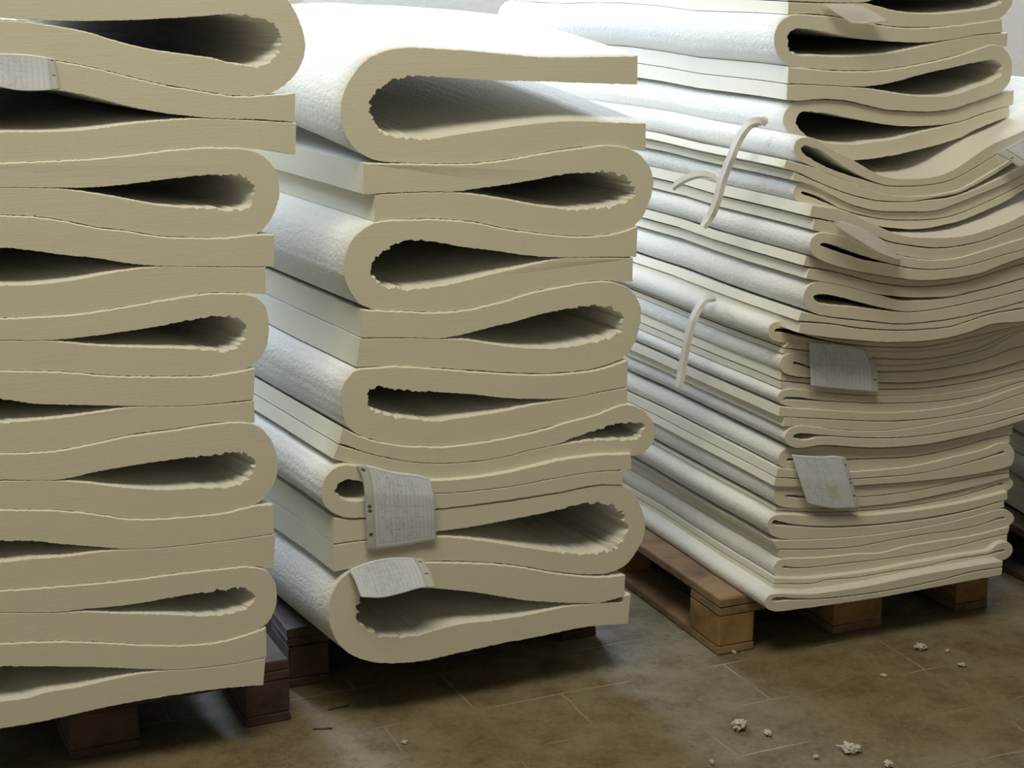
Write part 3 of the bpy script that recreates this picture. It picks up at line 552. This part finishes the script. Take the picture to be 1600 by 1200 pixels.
  [1217,650, 1300,654, 1340,656, 1375,657, 1412,656, 1450,653, 1487,648, 1525,639, 1562,626, 1600,613, 1700,590, 1700,592, 1600,615, 1562,628, 1525,641, 1487,650, 1450,655, 1412,658.5, 1375,659, 1340,658, 1300,656, 1226,652],
  -0.02, GB, 'flat thin felt right above the one with the pointed open fold', 0.4, {}),
 ([1700,612, 1600,636, 1537,649, 1487,657, 1437,667, 1387,673, 1340,674, 1300,671, 1255,665, 1240,667, 1230,674, 1226,685, 1231,694, 1243,699, 1258,699, 1282,695, 1325,697, 1362,699, 1412,697, 1450,693, 1500,683, 1550,671, 1600,656, 1700,630],
  [1700,620, 1600,645, 1550,660, 1500,671, 1437,680, 1400,683, 1350,683, 1297,680, 1255,677, 1243,678, 1239,682, 1250,687, 1262,687, 1278,683, 1297,682, 1350,685, 1400,685, 1437,682, 1500,673, 1550,662, 1600,648, 1700,623],
  -0.01, GB, 'thin felt with a pointed open fold, above the lower taped form', 0.5, {}),
 # lower ones with both sides in view
 ([1583,664, 1550,672, 1500,685, 1450,695, 1412,699, 1362,701, 1325,699, 1282,697, 1250,701, 1228,701, 1219,708, 1216,718, 1220,728, 1232,733, 1270,736, 1320,736, 1380,732, 1430,726, 1492,712, 1545,699, 1578,691],
  [1581,678, 1540,686, 1490,700, 1430,712, 1355,716, 1290,717, 1250,717, 1232,716, 1228,718, 1232,720, 1250,720, 1290,720, 1355,718, 1430,714, 1490,702, 1540,688, 1578,680],
  -0.03, GC, 'thin felt behind the top edge of the lower taped form', 0.3, {}),
 ([1216,732, 1270,738, 1320,738, 1380,734, 1430,728, 1492,714, 1540,702, 1562,693, 1576,694, 1583,703, 1584,714, 1580,726, 1570,730, 1540,737, 1490,745, 1422,752, 1380,755, 1300,760, 1209,759],
  [1213,745, 1300,748, 1380,744, 1440,738, 1500,725, 1550,710, 1569,704, 1571,707, 1555,712, 1500,727, 1440,740, 1380,746, 1300,750, 1212,747],
  -0.03, GC, 'thin felt with bulging right fold, level with the upper half of the lower form', 0.4, {}),
 ([1577,733, 1540,739, 1490,747, 1422,754, 1380,757, 1300,762, 1247,760, 1222,757, 1213,762, 1209,773, 1211,785, 1222,791, 1300,793, 1400,785, 1500,765, 1565,748, 1577,745],
  [1577,738, 1530,744, 1455,761, 1392,771, 1345,775, 1270,776, 1230,773, 1226,775, 1232,777, 1270,779, 1345,777, 1392,773, 1455,763, 1530,746, 1577,740],
  -0.03, GC, 'thin felt with soft left fold, level with the bottom half of the lower form', 0.3, {}),
 ([1213,793, 1300,795, 1400,787, 1500,767, 1555,750, 1572,746, 1581,750, 1583,757, 1577,765, 1565,769, 1500,784, 1400,799, 1300,805, 1211,802],
  [1212,797, 1300,799, 1400,792, 1500,774, 1555,757, 1566,754, 1568,757, 1555,760, 1500,776, 1400,794, 1300,801, 1211,799],
  -0.04, GC, 'very flat thin felt just below the lower taped form', 0.2, {}),
 ([1574,768, 1560,772, 1500,786, 1400,801, 1300,807, 1225,804, 1208,806, 1200,815, 1200,826, 1207,837, 1225,842, 1262,842, 1330,838, 1405,829, 1480,815, 1530,803, 1569,792],
  [1574,780, 1500,799, 1400,815, 1300,822, 1240,819, 1216,814, 1209,813, 1206,817, 1210,820, 1240,822, 1300,825, 1400,818, 1500,802, 1569,783],
  -0.03, GC, 'thin felt with a blunt left fold sticking out and a tiny dark hole', 0.3, {}),
 ([1207,845, 1262,844, 1330,840, 1405,831, 1480,817, 1530,805, 1560,797, 1574,798, 1583,805, 1583,813, 1577,820, 1568,825, 1521,835, 1469,843, 1416,852, 1377,862, 1337,864, 1272,870, 1219,871],
  [1215,857, 1274,857, 1337,853, 1390,843, 1442,834, 1495,827, 1534,818, 1562,808, 1571,807, 1571,810, 1560,812, 1534,820, 1495,829, 1442,836, 1390,845, 1337,855, 1274,859, 1219,859],
  -0.02, GC, 'thin felt with bright upper edge and a slit at its right fold', 0.4, {}),
 ([1577,823, 1521,837, 1469,845, 1416,854, 1377,864, 1337,866, 1272,872, 1230,873, 1216,876, 1209,888, 1211,898, 1225,903, 1259,902, 1311,897, 1364,890, 1416,880, 1495,866, 1547,857, 1573,846],
  [1575,833, 1547,839, 1469,858, 1390,871, 1311,880, 1259,886, 1232,885, 1228,884, 1221,886, 1229,888, 1259,888, 1311,882, 1390,873, 1469,860, 1547,841, 1574,835],
  -0.02, GC, 'thin felt third from the bottom of the right stack', 0.4, {}),
 ([1210,903, 1259,904, 1311,899, 1364,892, 1416,882, 1495,868, 1547,859, 1560,849, 1573,847, 1581,852, 1582,862, 1576,870, 1568,875, 1547,877, 1495,886, 1442,895, 1390,906, 1350,914, 1298,922, 1259,926, 1208,927],
  [1209,911, 1272,910, 1290,905, 1337,901, 1390,892, 1442,884, 1495,872, 1540,865, 1562,859, 1571,858, 1571,861, 1562,863, 1540,868, 1495,874, 1442,886, 1390,894, 1337,903, 1290,907, 1272,912, 1209,913],
  -0.01, GC, 'thin felt second from the bottom of the right stack, rounded fold at right', 0.4, {}),
 ([1567,877, 1547,879, 1495,888, 1442,897, 1390,908, 1350,916, 1298,924, 1259,928, 1217,927, 1203,929, 1196,936, 1195,944, 1199,951, 1210,955, 1259,950, 1364,935, 1442,921, 1521,906, 1565,898],
  [1566,885, 1521,892, 1469,905, 1390,921, 1311,932, 1264,935, 1232,934, 1217,933, 1206,936, 1209,939, 1232,938, 1264,937, 1311,934, 1390,923, 1469,907, 1521,894, 1566,887],
  0.03, GC, 'bottommost thin felt of the right stack, rounded fold over the pallet corner', 0.5, {}),
]
for k, (o_, i_, off, grp, lab, wr, kw) in enumerate(L3):
    thick = grp == GT
    felt(ST3, o_, i_, off + 0.065 + (k % 3 - 1) * 0.004, lab, grp, wr=wr, depth=1.6 if thick else 1.58, seed=80 + k,
         shrink=-0.4 if thick else -0.9 + 0.25 * (k % 4), fuzz=0.42 if thick else 0.3, depth_class='thick' if thick else 'thin')

# ---- fourth stack far right, seen as a sliver -----------------------
ST4 = Stack((1690, 957), (2060, 892), 71, ext_vx=150)
def synth(st, a0, a1, z0, z1, off, side, label, group, seed, open_=0.25):
    """a folded felt laid flat between two heights, given in metres in the stack's own frame"""
    th = (z1 - z0) * (1 - open_) / 2; r = (z1 - z0) / 2; zc = (z0 + z1) / 2; ri = r - th
    sx = 1 if side == 'R' else -1; e0, e1 = (a0, a1) if side == 'R' else (a1, a0)
    def px(a, z):
        p = st.fl + st.u * a + st.n * off + Vector((0, 0, z)) - C0
        return (800 + F * p.dot(RV) / p.dot(FV), 600 - F * p.dot(UV_) / p.dot(FV))
    ou, inn = [], []
    for k in range(5): ou += px(e0 + (e1 - sx * r - e0) * k / 4, z1)
    for k in range(1, 8): t = math.pi * k / 8; ou += px(e1 - sx * r + sx * r * math.sin(t), zc + r * math.cos(t))
    for k in range(5): ou += px(e1 - sx * r + (e0 - e1 + sx * r) * k / 4, z0)
    for k in range(5):
        f = k / 4; inn += px(e0 + (e1 - sx * r - e0) * f, zc + 0.0006 + (ri - 0.0006) * max(0, f - .35) / .65)
    for k in range(1, 8): t = math.pi * k / 8; inn += px(e1 - sx * r + sx * ri * math.sin(t), zc + ri * math.cos(t))
    for k in range(5):
        f = 1 - k / 4; inn += px(e0 + (e1 - sx * r - e0) * f, zc - 0.0006 - (ri - 0.0006) * max(0, f - .35) / .65)
    return felt(st, ou, inn, off, label, group, wr=1.0, depth=1.5, seed=seed)
G4 = 'felts of the stack behind at far right'
zz = 0.150
for k, (h, sd) in enumerate(((0.085, 'R'), (0.075, 'L'), (0.045, 'R'), (0.085, 'L'), (0.05, 'R'), (0.08, 'L'))):
    synth(ST4, 0.0 + (0.012 if sd == 'R' else 0), 0.78, zz, zz + h, 0.06, sd,
          ['pale felt resting on the dark pallet at the far right edge', 'rounded pale felt second from the bottom of the far right stack',
           'pale felt with cut ends third from the bottom of the far right stack', 'rounded brightly lit felt fourth from the bottom of the far right stack',
           'pale felt fifth from the bottom of the far right stack', 'pale felt on top of the far right stack behind the right stack'][k], G4, 120 + k)
    zz += h + 0.002
# ---- a stack further back, its top felt in view, the hidden rest added to block window light
class Stack5(Stack):
    def __init__(s, fl, ang, seed):
        s.fl = Vector(fl); s.u = Vector((math.cos(ang), math.sin(ang), 0)); s.w = 0.8
        s.d = Vector((-s.u.y, s.u.x, 0)); s.n = -s.d; s.e = s.d.copy(); s.seed = seed
ST5 = Stack5((-1.66, 5.95, 0), math.radians(22), 91)
zz = 0.150
for k in range(10):
    h = 0.1424; sd = 'R' if k % 2 == 1 else 'L'; last = k == 9
    synth(ST5, 0.0, 0.80 if not last else 0.98, zz, zz + h, 0.05, 'R' if last else sd,
          'grey rounded felt of a stack far behind, peeking in at the top edge' if last else 'unseen felt of the back stack, added to block low window light',
          'felts of the stack behind the left and middle stacks', 140 + k)
    zz += h + 0.002
pallet(ST5.fl, ST5.u, ST5.d, 0.8, M_DARKWOOD, 'dark wooden pallet under the stack behind the left and middle stacks', seed=5)
# ------------------------------------------------------------------ pallets under the stacks
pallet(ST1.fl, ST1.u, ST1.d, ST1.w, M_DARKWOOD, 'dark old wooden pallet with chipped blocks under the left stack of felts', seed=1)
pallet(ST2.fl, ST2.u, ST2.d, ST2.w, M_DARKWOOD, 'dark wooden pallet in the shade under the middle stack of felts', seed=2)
pallet(ST3.fl, ST3.u, ST3.d, ST3.w, M_WOOD, 'light brown wooden pallet under the right stack, corner block in view', seed=3)
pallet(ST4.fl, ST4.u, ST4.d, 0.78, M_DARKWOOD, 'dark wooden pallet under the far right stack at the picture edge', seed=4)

# ------------------------------------------------------------------ paper forms in sleeves
def grid_patch(rows, offs, st, ncol=24, nrow=24, lift=0.0):
    """rows: list of rows of px control points (top to bottom), offs per row (metres in front of the pallet edge)"""
    R_ = []
    for r in rows:
        c = catmull(r, 1e9); 
        t = np.linspace(0, len(r) - 1, ncol + 1); full = catmull(r, 0.5)
        seg = np.r_[0, np.cumsum(np.linalg.norm(np.diff(full, axis=0), axis=1))]; q = np.linspace(0, seg[-1], ncol + 1)
        R_.append(np.c_[np.interp(q, seg, full[:, 0]), np.interp(q, seg, full[:, 1])])
    R_ = np.array(R_); out = []; of = []
    cols = [catmull(R_[:, j], 0.5) for j in range(ncol + 1)]
    G = np.zeros((nrow + 1, ncol + 1, 2))
    for j, c in enumerate(cols):
        seg = np.r_[0, np.cumsum(np.linalg.norm(np.diff(c, axis=0), axis=1))]; q = np.linspace(0, seg[-1], nrow + 1)
        G[:, j, 0] = np.interp(q, seg, c[:, 0]); G[:, j, 1] = np.interp(q, seg, c[:, 1])
    oo = np.interp(np.linspace(0, len(offs) - 1, nrow + 1), range(len(offs)), offs)
    return [[st.at(G[i, j, 0], G[i, j, 1], oo[i] + lift) for j in range(ncol + 1)] for i in range(nrow + 1)]
def sheet_mesh(name, P_, c0, c1, mat, parent, thick=0.0006, r0=0, r1=None):
    nrow = len(P_) - 1; r1 = nrow if r1 is None else r1
    vs, fs, uv = [], [], []; nc = c1 - c0 + 1; nr = r1 - r0 + 1
    for sgn in (0, 1):
        for i in range(r0, r1 + 1):
            for j in range(c0, c1 + 1):
                p = P_[i][j]; vs.append(p + (C0 - p).normalized() * (thick * sgn)); uv.append(((j - c0) / (nc - 1), 1 - (i - r0) / (nr - 1)))
    B = nr * nc
    for i in range(nr - 1):
        for j in range(nc - 1):
            a = i * nc + j; fs.append((B + a, B + a + nc, B + a + nc + 1, B + a + 1)); fs.append((a, a + 1, a + nc + 1, a + nc))
    edge = [i for i in range(nc)] + [k * nc + nc - 1 for k in range(1, nr)] + [(nr - 1) * nc + j for j in range(nc - 2, -1, -1)] + [k * nc for k in range(nr - 2, 0, -1)]
    for k in range(len(edge)):
        a, b_ = edge[k], edge[(k + 1) % len(edge)]; fs.append((a, a + B, b_ + B, b_))
    return link_mesh(name, vs, fs, [mat], parent=parent, smooth=True, uvs=uv)
def form(st, rows, offs, label, strip='L', sw=3, mark=None, holes=(0.18, 0.45, 0.5, 0.93), ncols=15):
    P_ = grid_patch(rows, offs, st); nc = len(P_[0]) - 1
    low = P_[-1][nc // 2]; root = empty('document_sleeve', low, label, 'paper form', 'paper forms in clear sleeves')
    if strip == 'L': a, b_, c, d = 0, sw, sw, nc
    elif strip == 'R': a, b_, c, d = nc - sw, nc, 0, nc - sw
    sheet_mesh('binding_strip', P_, a, b_, strip_mat('punched_strip', holes), root, 0.0005)
    inner = [[p for p in r] for r in P_]
    cc, dd = (c + 0, d) if strip == 'L' else (c, d)
    sheet_mesh('printed_form', inner, cc, dd, paper_mat('printed_form_paper', ncols, flip=False, mark=mark), root, 0.0006)
    Q = [[p + (C0 - p).normalized() * 0.003 for p in r] for r in P_]
    sheet_mesh('clear_pocket', Q, 0, nc, M_PLASTIC, root, 0.0002)
    return root
form(ST2, [[(556,725), (575,727), (615,737), (648,741), (671,747)], [(566,748), (590,748), (622,750), (650,755), (676,761)],
           [(571,795), (595,796), (630,796), (655,797), (680,797)], [(574,861), (600,857), (630,853), (655,848), (682,844)]],
     [0.244, 0.254, 0.254, 0.25], 'large paper form in clear sleeve draped over the small round fold of the middle stack', 'L', 3)
form(ST2, [[(544,891), (570,880), (598,873), (630,871), (661,873)], [(553,905), (580,900), (610,896), (640,890), (672,893)],
           [(564,933), (596,934), (628,927), (656,919), (681,917)]], [0.247, 0.262, 0.278],
     'crumpled paper form in clear sleeve lying over the open bottom fold of the middle stack', 'R', 3, holes=(0.45, 0.88))
form(ST1, [[(-60,80), (-10,83), (30,84), (60,87), (87,92)], [(-60,106), (-10,108), (30,111), (60,112), (90,114)],
           [(-60,128), (-10,134), (25,141), (60,142), (93,139)]], [0.082, 0.086, 0.092],
     'paper form in clear sleeve at the top left, hanging in front of the dark gap', 'R', 2, holes=(0.45, 0.93))
form(ST3, [[(1264,535), (1292,537), (1320,540), (1345,545), (1357,552)], [(1265,558), (1290,561), (1320,565), (1345,570), (1369,575)],
           [(1267,603), (1295,606), (1325,609), (1350,611), (1373,614)]], [0.052, 0.060, 0.062],
     'upper paper form on the face of the right stack, nearly square', 'R', 2, holes=(0.3, 0.8))
form(ST3, [[(1237,710), (1262,712), (1285,713), (1305,712), (1321,715)], [(1246,740), (1270,741), (1292,742), (1312,742), (1331,750)],
           [(1262,787), (1284,792), (1305,795), (1325,794), (1344,795)]], [0.046, 0.054, 0.056],
     'lower paper form on the right stack, tilted, with a yellow-green mark', 'R', 2, mark=(0.5, 0.72, 0.18, 0.42), holes=(0.25, 0.5, 0.57, 0.85))
form(ST3, [[(1557,240), (1585,224), (1620,203), (1660,180)], [(1575,250), (1602,238), (1640,216), (1680,194)], [(1592,262), (1625,244), (1660,224), (1700,205)]],
     [0.09, 0.10, 0.11], 'paper form poking out at the right edge between the lifted thin felts', 'L', 3, holes=(0.5,))
def clear_sleeve(st, rows, offs, label):
    P_ = grid_patch(rows, offs, st, 14, 10); root = empty('clear_plastic_sleeve', P_[-1][7], label, 'plastic sleeve', 'empty clear sleeves on the right stack')
    sheet_mesh('pocket', P_, 0, 14, M_MILKY, root, 0.0006)
    sheet_mesh('welded_edge', [[p + (C0 - p).normalized() * 0.001 for p in r] for r in P_[-2:]], 0, 14, M_MILKY, root, 0.0006)
clear_sleeve(ST3, [[(1312,344), (1340,353), (1375,372), (1392,387), (1407,404)], [(1302,347), (1330,364), (1362,382), (1388,396), (1408,406)],
                   [(1293,344), (1315,359), (1342,376), (1372,394), (1409,407)]], [0.14, 0.165, 0.185],
             'milky clear plastic sleeve sagging from the broad thin felt, seen almost edge on')
clear_sleeve(ST3, [[(1284,5), (1310,5), (1330,6), (1348,8)], [(1305,20), (1330,19), (1350,18), (1370,20)], [(1331,37), (1352,38), (1370,36), (1390,34)]],
             [-0.03, -0.01, 0.005], 'milky clear plastic sleeve hanging from the topmost felt of the right stack')

# ------------------------------------------------------------------ felt straps
def ribbon(name, pts, w, th, mat, parent=None, taper=True):
    left = Vector((-ST3.e.y, ST3.e.x, 0))
    n = len(pts); vs, fs = [], []
    for k in range(n):
        t = (pts[min(k+1, n-1)] - pts[max(k-1, 0)]).normalized(); vdir = ((C0 - pts[k]).normalized() * 0.15 + left * 0.95 + Vector((0, 0, .2))).normalized()
        s = t.cross(vdir).normalized(); nn = s.cross(t).normalized()
        f = 0.75 + 0.25 * min(1, k / 3) if taper else 1
        if k >= n - 2 and taper: f *= 0.8
        for a, b_ in ((-1, -1), (-.7, 1), (.7, 1), (1, -1)): vs.append(pts[k] + s * (w / 2 * a * f) + nn * (th / 2 * b_))
    for k in range(n - 1):
        for i in range(4):
            j = (i + 1) % 4; fs.append((k*4+i, k*4+j, (k+1)*4+j, (k+1)*4+i))
    fs.append((3, 2, 1, 0)); b0 = (n-1)*4; fs.append((b0, b0+1, b0+2, b0+3))
    return link_mesh(name, vs, fs, [mat], parent=parent, smooth=True, sharp=50)
def strap_pts(pxs, outs, a=0.055):
    c = catmull(pxs, 6); seg = np.linspace(0, len(outs) - 1, len(c)); oo = np.interp(seg, range(len(outs)), outs)
    return [ST3.side(x, y, a, o) for (x, y), o in zip(c, oo)]
p1 = strap_pts([(1197,192), (1186,189), (1174,192), (1161,205), (1150,225), (1142,245), (1135,262), (1127,285), (1122,305), (1113,330), (1098,355)],
               [-0.03, 0.0, .02, .03, .04, .045, .05, .055, .06, .065, .08])
r1 = empty('felt_strap', p1[-1], 'long white felt strap with a second tail on the upper right stack', 'strap')
ribbon('strap_band', p1, 0.024, 0.010, M_STRAP, r1)
p2 = strap_pts([(1126,286), (1118,276), (1100,271), (1080,275), (1063,283), (1051,294)], [.045, .05, .07, .09, .10, .11])
ribbon('loose_tail', p2, 0.018, 0.008, M_STRAP, r1)
p3 = strap_pts([(1118,464), (1105,467), (1092,480), (1082,500), (1075,525), (1068,560), (1060,605)], [-0.02, .02, .04, .05, .055, .06, .07])
r2 = ribbon('felt_strap', [p for p in p3], 0.024, 0.010, M_STRAP)
me = r2.data; low = p3[-1]; me.transform(__import__('mathutils').Matrix.Translation(-low)); r2.location = low
tag(r2, 'short white felt strap hanging lower down on the right stack', 'strap')

# ------------------------------------------------------------------ lint, a splinter and a shadow strip on the floor
def tuft(x, y, size, label, seed, flat=0.5):
    bm = bmesh.new(); bmesh.ops.create_icosphere(bm, subdivisions=4, radius=1)
    for v in bm.verts:
        n = v.co.normalized(); r = 1 + 0.75 * noise.noise(n * 1.9 + Vector((seed * 9, 0, 0))) + 0.6 * noise.noise(n * 5 + Vector((0, seed * 5, 0))) + .15 * noise.noise(n * 12)
        v.co = Vector((n.x * r * size, n.y * r * size * 0.75, n.z * r * size * flat))
    mz = min(v.co.z for v in bm.verts)
    for v in bm.verts: v.co.z -= mz
    me = bpy.data.meshes.new('lint_tuft'); bm.to_mesh(me); bm.free(); me.materials.append(M_LINT)
    for p in me.polygons: p.use_smooth = True
    o = bpy.data.objects.new('lint_tuft', me); COL.objects.link(o); o.location = floor_pt(x, y); o.rotation_euler.z = seed
    tag(o, label, 'lint', 'wool lint lying on the floor')
tuft(1155, 1139, 0.017, 'large ragged grey lint tuft on the floor, centre foreground', 1)
tuft(1199, 1149, 0.0085, 'small lint tuft just right of the large ragged one', 2)
tuft(1328, 1174, 0.019, 'broad pale lint tuft near the bottom edge of the picture', 3, 0.35)
tuft(1275, 1185, 0.006, 'tiny lint crumb left of the broad pale tuft', 4)
tuft(1388, 1198, 0.010, 'lint tuft cut by the bottom edge of the picture', 5)
tuft(1438, 1015, 0.013, 'grey lint tuft on the floor in front of the right stack', 6, 0.4)
tuft(1481, 1019, 0.006, 'small lint crumb right of the tuft before the right stack', 7)
tuft(1147, 1021, 0.006, 'lint crumb at the foot of the light brown pallet block', 8)
tuft(1503, 1041, 0.009, 'faint flat lint tuft, farthest right on the floor', 9, 0.3)
tuft(632, 1161, 0.007, 'small curled lint scrap, lower left of centre on the floor', 10, 0.3)
tuft(1113, 1194, 0.006, 'tiny lint scrap by the bottom edge, left of the large tuft', 11)
tuft(1381, 1057, 0.008, 'thin lint streak between the right stack and the broad tuft', 12, 0.25)
def splinter(x, y, ln, ang, label):
    p = floor_pt(x, y); u = Vector((math.cos(ang), math.sin(ang), 0)); d = Vector((-u.y, u.x, 0))
    vs, fs = box_vf(p - u * ln / 2, u, d, ln, 0.004, 0, 0.003, 0.0008)
    o = link_mesh('splinter_shadow_strip', vs, fs, [M_SPLINTER_SHADOW], origin=p); tag(o, label, 'splinter')
splinter(504, 1140, 0.042, 0.1, 'thin dark wood splinter on the floor beside the left pallet')
splinter(530, 1107, 0.05, 0.5, 'dark thin strip for the shadow line on the floor before the middle stack')  # dark strip laid where the stack's shadow line crosses the floor
